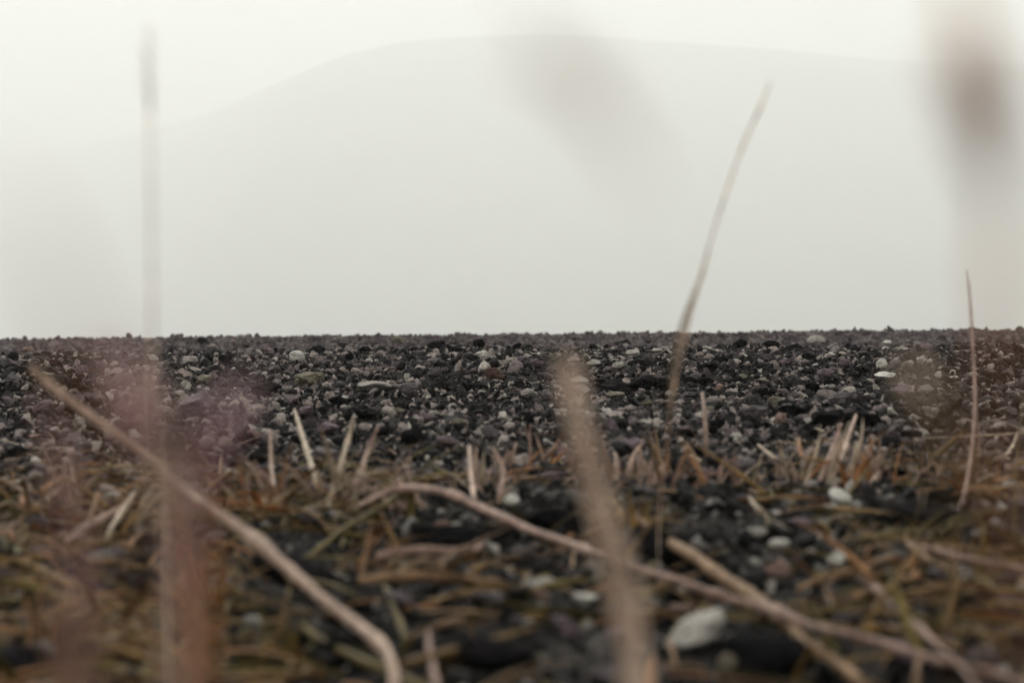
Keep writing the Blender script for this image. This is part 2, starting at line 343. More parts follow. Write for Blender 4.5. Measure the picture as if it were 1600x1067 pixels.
# hand placed stones: px, py, width px, height px, tone, roll in the picture (deg), shape, label
HAND = [
 (463, 559, 25, 20, 'white', 0, 'r', 'small pale rounded stone standing out on the upper slope left of centre'),
 (497, 548, 26, 16, 'dark', 0, 'a', 'black stone on the crest just right of the pale rounded one'),
 (535, 541, 20, 11, 'dark', 0, 'a', 'small black stone on the crest above the long pale-topped slab'),
 (583, 606, 58, 14, 'pale', -2, 'r', 'long low pale-topped slab at the foot of the sharp slope'),
 (637, 611, 42, 24, 'grey', 10, 'a', 'grey hump-backed stone touching the right end of the long pale slab'),
 (683, 541, 30, 14, 'dark', 0, 'a', 'flat-topped black stone sitting on the crest left of centre'),
 (712, 546, 28, 12, 'dark', 8, 'a', 'low black stone leaning on the crest beside the flat-topped one'),
 (748, 537, 20, 14, 'dark', 0, 'a', 'pointed dark stone poking above the crest at centre'),
 (772, 587, 34, 22, 'red', 0, 'a', 'rust brown stone on the slope left of the wide blurred stalk'),
 (488, 594, 46, 28, 'tan', 0, 'a', 'brown weathered lump left of the long pale slab'),
 (300, 637, 62, 32, 'mauve', -25, 'a', 'large mauve slanting stone behind the left tangle of blurred grass'),
 (653, 556, 22, 14, 'grey', 0, 'a', 'light grey angular stone below the flat-topped black one'),
 (681, 585, 24, 13, 'grey', -12, 'a', 'slanting grey chip between the rust stone and long slab'),
 (905, 597, 30, 14, 'pale', 8, 'r', 'pale oval stone seen through the wide blurred stalk'),
 (926, 569, 26, 12, 'pale', 0, 'a', 'flat pale stone high beside the tip of the wide stalk'),
 (989, 553, 22, 10, 'pale', 0, 'a', 'flat pale chip near the crest right of centre'),
 (1028, 549, 18, 7, 'pale', 0, 'a', 'thin pale flake on the crest left of the leaning stem'),
 (975, 537, 30, 14, 'dark', 0, 'a', 'black wedge on the crest left of the leaning stem'),
 (1085, 592, 24, 14, 'grey', 0, 'a', 'grey flat stone beside the foot of the tall leaning stem'),
 (1106, 600, 30, 16, 'dark', 14, 'a', 'slanting blue-black slab below the tall leaning stem'),
 (1123, 608, 15, 14, 'pink', 0, 'a', 'small blocky pinkish stone below the slanting blue-black slab'),
 (1143, 615, 21, 8, 'pale', 0, 'a', 'thin pale flake right of the blocky pinkish stone'),
 (1045, 617, 13, 10, 'pale', 0, 'r', 'tiny pale bead below the dark hollow'),
 (1077, 619, 20, 10, 'grey', 0, 'r', 'small rounded grey stone right of the tiny pale bead'),
 (1211, 631, 27, 19, 'tan', 0, 'r', 'egg-shaped tan stone with a shaded lower half'),
 (1242, 641, 40, 20, 'dark', 12, 'a', 'long charcoal stone leaning against the egg-shaped tan one'),
 (1276, 533, 30, 16, 'pale', 0, 'r', 'pale rounded stone breaking the crest right of centre'),
 (1206, 538, 30, 15, 'dark', 0, 'a', 'dark cap-shaped stone on the crest left of the pale one'),
 (1156, 537, 26, 15, 'dark', 0, 'a', 'dark stone on the crest above the tan pebbles'),
 (1378, 572, 18, 18, 'white', -30, 'a', 'white triangular stone on the slope at right'),
 (1386, 588, 34, 9, 'white', 2, 'a', 'thin white flake directly below the white triangular stone'),
 (1192, 596, 22, 8, 'tan', 0, 'a', 'thin tan flake midway up the sharp slope'),
 (1297, 608, 18, 9, 'pale', 0, 'a', 'small pale chip left of the white-topped slab'),
 (1316, 627, 42, 20, 'grey', -8, 'a', 'wide grey slab leaning in front of the large dark hollow'),
 (1405, 612, 36, 16, 'mauve', -5, 'a', 'mauve slab left of the pale block behind the thin upright stalks'),
 (1446, 613, 26, 18, 'pale', -10, 'a', 'pale block in the brown veil beside the mauve slab'),
 (1265, 662, 20, 11, 'white', 10, 'a', 'small white wedge below the egg-shaped stone'),
 (1221, 656, 18, 20, 'pink', 0, 'a', 'upright pinkish stone between charcoal and white wedge stones'),
 (1428, 658, 22, 14, 'pale', 25, 'a', 'pale slanting chip above the thin horizontal stalk'),
 (1180, 648, 50, 26, 'grey', 0, 'a', 'broad grey lump beside the upright pinkish stone'),
 (1336, 548, 24, 12, 'dark', -20, 'a', 'dark slanting stone on the crest toward the right'),
 (1575, 645, 28, 16, 'grey', 0, 'a', 'grey stone near the right edge above the horizontal stalk'),
 (1265, 762, 28, 16, 'pale', -10, 'a', 'light grey block above the dark patch right of centre'),
 (1311, 784, 42, 28, 'white', 30, 'a', 'lavender white five-sided stone right of centre'),
 (1304, 800, 32, 14, 'pale', 20, 'a', 'thin pale layer lying under the lavender white stone'),
 (1275, 846, 18, 16, 'white', 0, 'r', 'brightest small white pebble in the blurred foreground'),
 (1186, 838, 36, 20, 'pale', 14, 'a', 'pale oblong stone left of the brightest pebble'),
 (1219, 857, 34, 15, 'white', 0, 'a', 'flat whitish stone between oblong and brightest pebble'),
 (1215, 895, 48, 36, 'pink', 22, 'a', 'pinkish five-sided block above the crossing runners'),
 (1313, 885, 36, 34, 'white', -50, 'a', 'lavender upright stone right of the pinkish block'),
 (1205, 925, 16, 28, 'pale', 35, 'a', 'small upright pale stone under the pinkish block'),
 (1096, 986, 106, 42, 'pale', -24, 'a', 'largest pale grey rock tilted in the dark foreground'),
 (1059, 960, 46, 18, 'pink', -4, 'a', 'narrow pinkish stone lying above the largest pale rock'),
 (915, 942, 44, 20, 'white', 3, 'a', 'whitish block left of the wide blurred stalk'),
 (1139, 1044, 30, 32, 'tan', 40, 'a', 'tan stone below the largest pale rock'),
 (884, 985, 62, 28, 'mauve', 25, 'a', 'long mauve stone left of the wide stalk near its foot'),
 (917, 985, 26, 20, 'pale', 0, 'a', 'pale lump touching the long mauve stone'),
 (846, 938, 18, 32, 'pink', -45, 'a', 'narrow pinkish splinter left of the whitish block'),
 (798, 786, 28, 20, 'white', 0, 'r', 'pale round stone above the long arching runner'),
 (768, 863, 40, 22, 'pale', 32, 'a', 'pale slanting stone below the long arching runner'),
 (712, 829, 22, 18, 'pale', 0, 'r', 'pale round pebble at the right end of its pinkish neighbour'),
 (692, 826, 28, 12, 'pink', 0, 'a', 'pinkish oblong pebble touching a pale round pebble'),
 (840, 1036, 22, 18, 'tan', 20, 'a', 'tan pebble at the bottom between the broken stem and wide stalk'),
 (805, 977, 30, 14, 'grey', 0, 'a', 'grey flat pebble right of the broken forked stem'),
 (668, 748, 48, 22, 'mauve', 0, 'a', 'mauve flat stone above the knot of the arching runner'),
 (870, 748, 46, 20, 'mauve', -4, 'a', 'mauve slab touching the left side of the wide stalk'),
 (505, 715, 46, 24, 'grey', 8, 'a', 'grey flat stone between two slanting pale blades'),
 (1300, 930, 26, 18, 'grey', 0, 'a', 'grey stone under the lavender upright one'),
 (1000, 790, 30, 18, 'grey', 0, 'a', 'grey stone at the right foot of the olive tuft'),
 (1165, 785, 40, 16, 'mauve', 0, 'a', 'mauve slab above the pale oblong stone'),
 (1010, 632, 22, 12, 'tan', 0, 'a', 'tan chip below the dark hollow right of the wide stalk'),
 (962, 618, 30, 7, 'tan', 0, 'a', 'thin tan flake at the lower lip of the dark hollow'),
 (855, 622, 20, 14, 'grey', 0, 'r', 'rounded grey stone hugging the left edge of wide stalk'),
 (962, 604, 52, 22, 'dark', 6, 'a', 'black stone added as shade at left end of dark hollow beside the wide stalk'),  # from here, black stones added to stand in for shaded hollows
 (1003, 600, 46, 26, 'dark', -10, 'a', 'black peaked stone added as shade in the middle of the dark hollow'),
 (1040, 603, 44, 20, 'dark', 8, 'a', 'black stone added as shade at the right end of the dark hollow'),
 (372, 606, 44, 18, 'dark', 2, 'a', 'black stone added as shade right of the mauve slanting stone'),
 (415, 608, 50, 20, 'dark', -6, 'a', 'black stone added as shade left of the brown weathered lump'),
 (700, 604, 50, 18, 'dark', 0, 'a', 'black stone added as shade right of the grey hump-backed stone'),
 (748, 606, 40, 16, 'dark', 10, 'a', 'black stone added as shade under the rust brown one'),
 (1290, 657, 60, 34, 'dark', -4, 'a', 'black rock added as shade in the hollow under the wide grey slab'),
 (1345, 655, 54, 30, 'dark', 10, 'a', 'black rock added as shade at the right end of the hollow under the slab'),
 (1052, 862, 130, 62, 'dark', 22, 'a', 'largest black rock added as shade, framed by the two crossing runners'),  # from here, black rocks added where the foreground gaps are only shade
 (860, 812, 100, 44, 'dark', 0, 'a', 'black rock added as shade left of the wide stalk above the long runner'),
 (700, 838, 150, 34, 'dark', 0, 'a', 'low black rock added as shade under the arch of the long runner'),
 (1190, 1020, 150, 60, 'dark', 0, 'a', 'broad black rock added as shade at the bottom right of the largest pale rock'),
 (470, 900, 140, 60, 'dark', 25, 'a', 'black rock added as shade, tucked right of the slanting thick stem'),
 (215, 930, 110, 70, 'dark', -20, 'a', 'black rock added as shade in the litter left of the rusty shoots'),
 (560, 1010, 120, 56, 'dark', 0, 'a', 'black rock added as shade at the kinked foot of the thick stem'),
 (760, 1030, 160, 60, 'dark', 5, 'a', 'broad black rock added as shade at the bottom between stub and wide stalk'),
 (1420, 800, 120, 40, 'dark', 0, 'a', 'black rock added as shade left of the foot of the upright pink stalk'),
 (30, 1040, 110, 60, 'dark', 0, 'a', 'black rock added as shade in the bottom left corner'),
 (1560, 850, 100, 36, 'dark', 0, 'a', 'black rock added as shade beside the right edge above the pinkish twig'),
]
ROWS = [(556, 'along the gravel crest'), (600, 'on the upper sharp slope'), (645, 'on the lower sharp slope'), (720, 'on the blurred mid slope'),
        (860, 'among the dry tufts'), (2000, 'in the dark foreground litter')]
COLS = [(130, 'near the left edge'), (360, 'behind the tall blurred left stalk'), (520, 'beyond the slanting thick stem'), (700, 'left of centre'),
        (860, 'just left of the wide stalk'), (1010, 'just right of the wide stalk'), (1150, 'around the tall leaning stem'),
        (1330, 'right of the tall leaning stem'), (1480, 'left of the thin upright stalks'), (3000, 'by the right edge')]
ADJ = {'dark': 'charcoal', 'grey': 'mid grey', 'mauve': 'mauve grey', 'tan': 'tan', 'pink': 'pinkish', 'red': 'rust brown', 'pale': 'pale', 'white': 'whitish'}
RANK = ['largest', 'second largest', 'third largest', 'fourth largest', 'fifth largest', 'sixth largest', 'seventh largest', 'eighth largest', 'ninth largest', 'tenth largest', 'eleventh largest', 'twelfth largest']

auto = []
tries = 0
allpts = [(h[0], h[1], max(h[2], h[3])) for h in HAND]
while len(auto) < 222 and tries < 20000:
    tries += 1
    py = 534 + 520 * random.random() ** 1.35
    px = R(-10, 1610)
    base = np.interp(py, [534, 600, 700, 850, 1067], [17, 23, 31, 42, 60])
    wd = base * R(.75, 1.35); ht = wd * R(.42, .7)
    if any(abs(px - a) < (wd + c) * .62 and abs(py - b_) < (wd + c) * .36 for a, b_, c in allpts): continue
    tone = random.choices(['dark', 'grey', 'mauve', 'tan', 'pale', 'white', 'pink'], [40, 26, 16, 8, 6, 2, 2])[0]
    if tone in ('pale', 'white', 'tan', 'pink') and wd > 34: tone = 'mauve'
    if py > 860 and tone == 'dark' and random.random() < .4: tone = 'grey'
    allpts.append((px, py, wd)); auto.append((px, py, wd, ht, tone, R(-25, 25), 'a' if random.random() < .85 else 'r', None))

cells = {}
def cell(px, py, tone):
    r = next(t for l, t in ROWS if py < l); c = next(t for l, t in COLS if px < l)
    return r, c, tone
for s_ in HAND + auto: cells.setdefault(cell(s_[0], s_[1], s_[4]), []).append(s_)
for v in cells.values(): v.sort(key=lambda s_: -s_[2])

placed = []; DARK = []; DARKLAB = ()
for k, (px, py, wd, ht, tone, roll, shp, lab) in enumerate(HAND + auto):
    p = G(px, py, 0.004)
    wm = wd / FPX * p.y; hm = ht / FPX * p.y
    p = G(px, py, 0.004 + hm * .28)
    wm = wd / FPX * p.y; hm = ht / FPX * p.y
    hm = hm
    p = p + Vector((0, 0, .003)) if lab and tone != 'dark' else p
    me = (ROUND if shp == 'r' else STONES)[k % (3 if shp == 'r' else 14)]
    zs = [v.co.z for v in me.vertices]; zr = max(zs) - min(zs)
    xs = [v.co.y for v in me.vertices]
    if lab is None:
        ce = cell(px, py, tone); lst = cells[ce]; i = next(i for i, q in enumerate(lst) if q is (HAND + auto)[k] or (q[0] == px and q[1] == py))
        rk = '' if len(lst) == 1 else RANK[min(i, 11)] + ' '
        lab = ('single ' if not rk else rk) + ADJ[tone] + ' stone ' + ce[0] + ', ' + ce[1]
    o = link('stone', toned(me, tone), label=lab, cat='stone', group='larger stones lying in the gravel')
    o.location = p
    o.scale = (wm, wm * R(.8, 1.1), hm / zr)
    o.rotation_euler = (R(-.15, .15), -math.radians(-roll), 0)
    o.rotation_euler = (R(-.2, .2), math.radians(roll), R(-.25, .25))
    placed.append((p.x, p.y, wm, 1.0 if lab else 0.0, hm))
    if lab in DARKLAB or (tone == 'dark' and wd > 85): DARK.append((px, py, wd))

# gravel: everything between the larger stones
def gravel(name, fills, sources, label):
    pts = []
    def fill(y0, y1, dens, s0, s1, side, sink, pw=1.6):
        """dens stones per square metre; width in view plus side metres"""
        n = int(dens * ((y1 - y0) * side * 2 + .26 * (y1 * y1 - y0 * y0)))
        ys = RS.uniform(y0, y1, n * 2); wd_ = side + .26 * ys
        keep = RS.uniform(0, 1, n * 2) < wd_ / (side + .26 * y1); ys = ys[keep][:n]; wd_ = wd_[keep][:n]
        xs = RS.uniform(-1, 1, len(ys)) * wd_
        ss = s0 + (s1 - s0) * RS.uniform(0, 1, len(ys)) ** pw
        for x, y, s in zip(xs, ys, ss):
            c = noise.noise(Vector((x * 3.1, y * 2.2, 20)))          # patches of coarser and finer gravel
            if s > .014 and c < -.22 and random.random() < .6: continue
            z = terrain(x, y) + s * (RS.uniform(-.25, .6) if s < .02 else sink)
            pts.append((x, y, z, s))
    for f_ in fills: fill(*f_)
    a = np.array(pts)
    big = np.array(placed)
    keep = np.ones(len(a), bool)
    for bx, by, bw, hand, bh in big:
        m = (a[:, 3] > .0115) & ((a[:, 0] - bx) ** 2 + ((a[:, 1] - by) * .8) ** 2 < (bw * .42 + a[:, 3] * .35) ** 2)
        if hand:                                              # a stone that lies free: only fine grit close in front of it
            m |= (np.abs(a[:, 0] - bx) < bw * .45) & (a[:, 1] < by) & (a[:, 1] > by - .16) & (a[:, 3] > max(.007, .45 * bh))
        keep &= ~m
    a = a[keep]; n = len(a)
    me = bpy.data.meshes.new(name); me.vertices.add(n); me.vertices.foreach_set('co', a[:, :3].ravel())
    at = me.attributes.new('size', 'FLOAT_VECTOR', 'POINT')
    sc = np.stack([a[:, 3] * RS.uniform(.8, 1.2, n), a[:, 3] * RS.uniform(.8, 1.2, n), a[:, 3] * RS.uniform(.75, 1.25, n)], 1)
    at.data.foreach_set('vector', sc.ravel())
    at = me.attributes.new('turn', 'FLOAT_VECTOR', 'POINT')
    at.data.foreach_set('vector', np.stack([RS.normal(0, .65, n), RS.normal(0, .65, n), RS.uniform(0, 6.28, n)], 1).ravel())
    at = me.attributes.new('pick', 'INT', 'POINT'); at.data.foreach_set('value', RS.randint(0, 14, n).astype(np.int32))
    o = link(name, me, kind='stuff'); o['label'] = label
    ng = bpy.data.node_groups.new('scatter_gravel', 'GeometryNodeTree')
    ng.interface.new_socket('Geometry', in_out='INPUT', socket_type='NodeSocketGeometry')
    ng.interface.new_socket('Geometry', in_out='OUTPUT', socket_type='NodeSocketGeometry')
    gi = ng.nodes.new('NodeGroupInput'); go = ng.nodes.new('NodeGroupOutput')
    ins = ng.nodes.new('GeometryNodeInstanceOnPoints'); ci = ng.nodes.new('GeometryNodeCollectionInfo')
    ci.inputs['Collection'].default_value = sources; ci.inputs['Separate Children'].default_value = True; ci.inputs['Reset Children'].default_value = True
    def attr(nm, t):
        q = ng.nodes.new('GeometryNodeInputNamedAttribute'); q.data_type = t; q.inputs['Name'].default_value = nm
        return q.outputs['Attribute']
    L = ng.links
    L.new(gi.outputs[0], ins.inputs['Points']); L.new(ci.outputs[0], ins.inputs['Instance']); ins.inputs['Pick Instance'].default_value = True
    L.new(attr('pick', 'INT'), ins.inputs['Instance Index']); L.new(attr('size', 'FLOAT_VECTOR'), ins.inputs['Scale'])
    e2r = ng.nodes.new('FunctionNodeEulerToRotation'); L.new(attr('turn', 'FLOAT_VECTOR'), e2r.inputs[0]); L.new(e2r.outputs[0], ins.inputs['Rotation'])
    L.new(ins.outputs[0], go.inputs[0])
    md = o.modifiers.new('scatter', 'NODES'); md.node_group = ng
    print('gravel', n)
gravel('shade_gravel', [(0.7, 2.5, 8200, .005, .0115, .55, .2), (0.7, 2.5, 1700, .0115, .018, .55, .2), (1.6, 2.5, 160, .018, .023, .6, .15)],
       shade_src, 'foreground gravel under the grass, with shade painted into its dark colour')
gravel('gravel', [(2.35, 7.1, 8200, .005, .0115, .8, .2), (2.35, 7.1, 1900, .0115, .021, .8, .2), (3.2, 7.1, 330, .021, .029, .8, .15), (5.0, 6.9, 90, .028, .036, .6, .15)],
       hidden, 'dark volcanic gravel covering the near slope')
gravel('ridge_gravel', [(7.1, 12.7, 1500, .010, .024, .4, .2), (7.1, 12.7, 60, .030, .045, .4, .2)], far_src, 'mauve gravel of the low ridge behind the crest, paled to paint in haze')

# ------------------------------------------------------------------ stems and blades
def tube(pts, radii, seg=8, knots=(), wob=0.0):
    """round tapered stem through pts; knots = indices where the stem swells"""
    # resample with Catmull-Rom
    P_, Rr = [], []
    n = len(pts)
    for i in range(n - 1):
        p0 = pts[max(0, i - 1)]; p1 = pts[i]; p2 = pts[i + 1]; p3 = pts[min(n - 1, i + 2)]
        steps = 8
        for k in range(steps + (1 if i == n - 2 else 0)):
            t = k / steps
            q = .5 * ((2 * p1) + (-p0 + p2) * t + (2 * p0 - 5 * p1 + 4 * p2 - p3) * t * t + (-p0 + 3 * p1 - 3 * p2 + p3) * t ** 3)
            r = radii[i] * (1 - t) + radii[i + 1] * t
            for kn in knots:
                dd = (i + t) - kn
                r *= 1 + .45 * math.exp(-(dd * 9) ** 2)
            r *= 1 + .26 * noise.noise(q * 90) + .14 * noise.noise(q * 260)
            if wob: q = q + Vector((noise.noise(q * 14), 0, noise.noise(q * 14 + Vector((9, 9, 9))))) * wob
            P_.append(q); Rr.append(r)
    vs_, fs = [], []
    up = Vector((.3, 1, .1)).normalized()
    for i, q in enumerate(P_):
        t = (P_[min(i + 1, len(P_) - 1)] - P_[max(i - 1, 0)]).normalized()
        a = t.cross(up).normalized(); b = t.cross(a)
        for k in range(seg):
            an = 2 * math.pi * k / seg
            rr = Rr[i] * (1 + .16 * math.cos(3 * an + 1 + i * .05) + .22 * math.cos(2 * an + .6))
            vs_.append(q + a * math.cos(an) * rr + b * math.sin(an) * rr)
    for i in range(len(P_) - 1):
        for k in range(seg):
            fs.append((i * seg + k, i * seg + (k + 1) % seg, (i + 1) * seg + (k + 1) % seg, (i + 1) * seg + k))
    fs.append(tuple(range(seg))[::-1]); fs.append(tuple((len(P_) - 1) * seg + k for k in range(seg)))
    return [tuple(v) for v in vs_], fs

def mesh(name, v, f):
    me = bpy.data.meshes.new(name); me.from_pydata(v, [], f); return smooth(me)

def px_pts(spec):
    """spec entries: (px, py, distance or 'g', width px[, lift])"""
    pts, rad = [], []
    for s_ in spec:
        if s_[2] == 'g': s_ = (s_[0], s_[1], 'g', s_[3] * .70) + tuple(s_[4:]); p = G(s_[0], s_[1], s_[4] if len(s_) > 4 else .006)
        else: p = P(s_[0], s_[1], s_[2])
        pts.append(p); rad.append(s_[3] / FPX * p.y / 2)
    return pts, rad

def stem(name, spec, mat, label, cat='stem', group=None, knots=(), wob=0.0, root=True):
    pts, rad = px_pts(spec)
    if root:                                                   # carry the last point down into the ground
        p = pts[-1]
        g = Vector((p.x, p.y, terrain(p.x, p.y) - .004))
        if p.z - g.z > .006: pts.append(g); rad.append(rad[-1])
    v, f = tube(pts, rad, knots=knots, wob=wob)
    base = pts[-1]
    me = mesh(name, [tuple(Vector(q) - base) for q in v], f)
    o = link(name, me, STRAW[mat], label=label, cat=cat, group=group); o.location = base
    return o, base

def child_tube(name, spec, mat, parent, base, knots=()):
    pts, rad = px_pts(spec); v, f = tube(pts, rad, knots=knots)
    me = mesh(name, [tuple(Vector(q) - base) for q in v], f)
    return link(name, me, STRAW[mat], parent=parent)

def blade_geo(p0, direction, length, width, droop, seg=7, curl=0.0, flip=None):
    """folded grass blade: ridge and two edges, a little thickness from its fold"""
    vs_, fs = [], []
    d = direction.normalized()
    side = d.cross(Vector((0, 0, 1)))
    if side.length < .1: side = Vector((1, 0, 0))
    side.normalize()
    if flip is not None:
        side = (side * math.cos(flip) + d.cross(side) * math.sin(flip)).normalized()
    q = Vector(p0)
    for i in range(seg + 1):
        t = i / seg
        w_ = width * (1 - t ** 1.8) * .5 + width * .02
        n_ = side.cross(d).normalized()
        vs_ += [q - side * w_, q + n_ * w_ * .45, q + side * w_, q - n_ * w_ * .12]
        d = (d + Vector((0, 0, -droop / seg)) + side * curl / seg).normalized()
        q = q + d * length / seg
    for i in range(seg):
        a = i * 4; b = a + 4
        for k in range(4):
            fs.append((a + k, a + (k + 1) % 4, b + (k + 1) % 4, b + k))
    return vs_, fs

# --- tall and near stems --------------------------------------------------------------
stem('dry_stem', [(48, 574, 1.62, 8), (80, 604, 1.62, 12), (190, 686, 1.60, 12), (300, 772, 1.56, 14), (400, 846, 1.50, 17),
                  (500, 932, 1.42, 14), (588, 1000, 1.34, 16), (612, 1036, 1.30, 13), (617, 1070, 1.28, 15), (620, 1120, 1.26, 15)], 'pinkpale',
     'thick pinkish straw stem slanting from the left edge to the bottom, kinked near its foot', knots=(4, 6))
stem('grass_stalk', [(884, 558, .60, 22), (894, 605, .60, 31), (908, 675, .60, 33), (932, 765, .61, 34), (960, 865, .62, 34), (982, 950, .63, 35), (996, 1067, .64, 36), (1000, 1250, .66, 36)], 'sheer',
     'wide see-through blurred stalk rising from the bottom right of centre', cat='grass stalk', knots=(4, 5))
o, b = stem('grass_stalk', [(1204, 128, 1.55, 1.6), (1188, 168, 1.55, 3), (1160, 230, 1.55, 3.2), (1132, 310, 1.56, 3), (1112, 372, 1.57, 3), (1096, 432, 1.58, 4.2), (1082, 480, 1.6, 4),
                     (1068, 540, 1.62, 4.5), (1054, 600, 1.64, 3), (1044, 680, 1.68, 1.6), (1030, 800, 1.75, 1.4)], 'sheer',
     'tall thin stem leaning right against the misty sky', cat='grass stalk', knots=(5,))
child_tube('leaf_sheath', [(1096, 430, 1.57, 3), (1077, 478, 1.57, 5), (1062, 525, 1.58, 6), (1052, 575, 1.6, 4), (1044, 640, 1.65, 2)], 'pale', o, b)
stem('grass_stalk', [(1510, 422, 2.6, 1.0), (1514, 470, 2.6, 2.0), (1519, 540, 2.5, 3), (1523, 620, 2.4, 4.5), (1520, 690, 2.3, 5), (1512, 750, 2.2, 6), (1500, 800, 2.1, 7), (1492, 830, 2.05, 8)], 'pink',
     'thin upright dusty pink stalk crossing the crest near the right edge', cat='grass stalk')
stem('grass_stalk', [(1515, 438, 2.7, .8), (1519, 500, 2.7, 1.2), (1524, 600, 2.7, 2), (1530, 700, 2.7, 3)], 'grey',
     'hair-thin companion stalk just right of the upright pink one', cat='grass stalk')
stem('grass_stalk', [(1598, 620, 2.0, 2), (1590, 740, 1.95, 3), (1582, 860, 1.9, 4), (1574, 960, 1.8, 4)], 'olive',
     'thin olive stalk running down along the right edge', cat='grass stalk')

def seed_stalk(spec, head, mat, hmat, label, n=26, length=.006, width=.0016, knots=()):
    o, b = stem('grass_stalk', spec, mat, label, cat='grass stalk', knots=knots)
    pts, rad = px_pts(head)
    vs_, fs = [], []
    for i in range(n):
        t = (i + .5) / n * (len(pts) - 1); k = min(int(t), len(pts) - 2); t -= k
        q = pts[k].lerp(pts[k + 1], t) ; ax = (pts[k] - pts[k + 1]).normalized()
        rr = rad[k] * (1 - t) + rad[k + 1] * t
        an = i * 2.4; sd = Vector((math.cos(an), math.sin(an), 0))
        v, f = blade_geo(q, (ax + sd * .7), length * R(.7, 1.2), width, .2, 4, 0, R(0, 3))
        off = Vector(sd * rr * .6); m0 = len(vs_)
        vs_ += [tuple(Vector(x) + off - b) for x in v]; fs += [tuple(m0 + y for y in ff) for ff in f]
    link('seed_head', mesh('seed_head', vs_, fs), STRAW[hmat], parent=o)
    return o

seed_stalk([(1490, -60, .23, 18), (1510, 40, .23, 24), (1530, 130, .24, 30), (1548, 230, .24, 30), (1556, 320, .24, 22), (1556, 430, .24, 20), (1558, 560, .25, 18), (1564, 760, .26, 12), (1584, 1150, .28, 10)],
           [(1515, 85, .23, 34), (1532, 165, .24, 56), (1552, 290, .24, 40)], 'veil', 'veil',
           'heavily blurred brown seed stalk rising through the top right corner', n=34, length=.0048, width=.0016)
seed_stalk([(1005, 280, .21, 9), (975, 225, .21, 12), (915, 150, .21, 12), (860, 80, .21, 6), (790, -40, .22, 5), (650, -230, .26, 4), (300, -420, .28, 4), (-250, -380, .30, 4), (-560, 100, .32, 4), (-620, 1300, .34, 4)],
           [(850, 85, .21, 50), (925, 140, .21, 90), (985, 225, .21, 50)], 'veil', 'veil',
           'faint drooping seed head blurred to a shadow before the mountain', n=16, length=.0035, width=.0009)
seed_stalk([(232, 38, .95, 1.5), (233, 120, .95, 4), (235, 220, .95, 3), (237, 400, .95, 3.5), (238, 560, .95, 5), (243, 700, .95, 4), (255, 860, .95, 3), (262, 1200, .95, 3)],
           [(232, 45, .95, 4), (233, 110, .95, 6), (234, 180, .95, 4)], 'sheer', 'pink',
           'tall upright blurred stalk left of the slanting thick stem', n=12, length=.006, width=.0008)

# near blurred leaf blades, each a thing rooted below the frame
def leaf(spec, mat, label):
    pts, rad = px_pts(spec)
    p = pts[-1]; pts.append(Vector((p.x, p.y, terrain(p.x, p.y) - .003))); rad.append(rad[-1] * .7)
    base = pts[-1]
    vs_, fs = [], []
    P_ = []
    n = len(pts)
    for i in range(n - 1):
        p0 = pts[max(0, i - 1)]; p1 = pts[i]; p2 = pts[i + 1]; p3 = pts[min(n - 1, i + 2)]
        for k in range(6):
            t = k / 6
            P_.append((.5 * ((2 * p1) + (-p0 + p2) * t + (2 * p0 - 5 * p1 + 4 * p2 - p3) * t * t + (-p0 + 3 * p1 - 3 * p2 + p3) * t ** 3), rad[i] * (1 - t) + rad[i + 1] * t))
    P_.append((pts[-1], rad[-1]))
    for i, (q, r) in enumerate(P_):
        t = (P_[min(i + 1, len(P_) - 1)][0] - P_[max(i - 1, 0)][0]).normalized()
        s_ = t.cross(Vector((.15, 1, .0))).normalized(); nn = s_.cross(t)
        for v in (q - s_ * r, q + nn * r * .35, q + s_ * r, q + nn * r * .2): vs_.append(tuple(v - base))
    for i in range(len(P_) - 1):
        a = i * 4; c = a + 4
        for k in range(4): fs.append((a + k, a + (k + 1) % 4, c + (k + 1) % 4, c + k))
    o = link('grass_shoot', mesh('grass_shoot', vs_, fs), STRAW[mat], label=label, cat='grass shoot', group='blurred shoots close to the lens'); o.location = base
leaf([(262, 690, .62, 4), (262, 740, .60, 28), (275, 800, .60, 40), (290, 880, .60, 42), (296, 980, .60, 40), (300, 1120, .60, 36)], 'rust', 'broad rusty shoot blurred upright under the tall left stalk')
leaf([(345, 760, .60, 3), (335, 830, .60, 18), (334, 920, .60, 22), (330, 1010, .60, 20), (325, 1150, .60, 14)], 'rust', 'narrow rusty shoot blurred just right of the broad rusty one')
leaf([(252, 590, .34, 10), (248, 650, .34, 40), (250, 710, .34, 58), (262, 770, .34, 36), (272, 850, .34, 12), (280, 1150, .34, 8)], 'sheer', 'pale beige shoot glowing where the thick stem crosses the tall left stalk')
leaf([(160, 540, .36, 16), (195, 600, .33, 56), (235, 690, .33, 60), (258, 780, .36, 24), (272, 900, .40, 9), (290, 1150, .40, 8)], 'mauve', 'mauve shoot veiling the gravel beside the tall left stalk')
leaf([(400, 560, .38, 8), (365, 620, .34, 44), (330, 700, .34, 50), (300, 800, .38, 26), (280, 1150, .38, 14)], 'mauve', 'pinkish shoot leaning right behind the slanting thick stem')
leaf([(60, 640, .50, 5), (90, 720, .38, 24), (110, 820, .38, 26), (120, 950, .38, 18), (110, 1150, .38, 12)], 'mauve', 'soft mauve shoot near the left edge above the litter')
leaf([(78, 900, .60, 4), (84, 950, .48, 40), (95, 1000, .48, 56), (110, 1100, .48, 56)], 'tan', 'short tan shoot blurred in the bottom left corner')
leaf([(0, 280, .17, 5), (60, 360, .17, 14), (110, 480, .17, 18), (140, 600, .17, 18), (150, 900, .18, 16), (160, 1700, .19, 12)], 'veil', 'faintest pink shoot veiling the mist at the left edge')
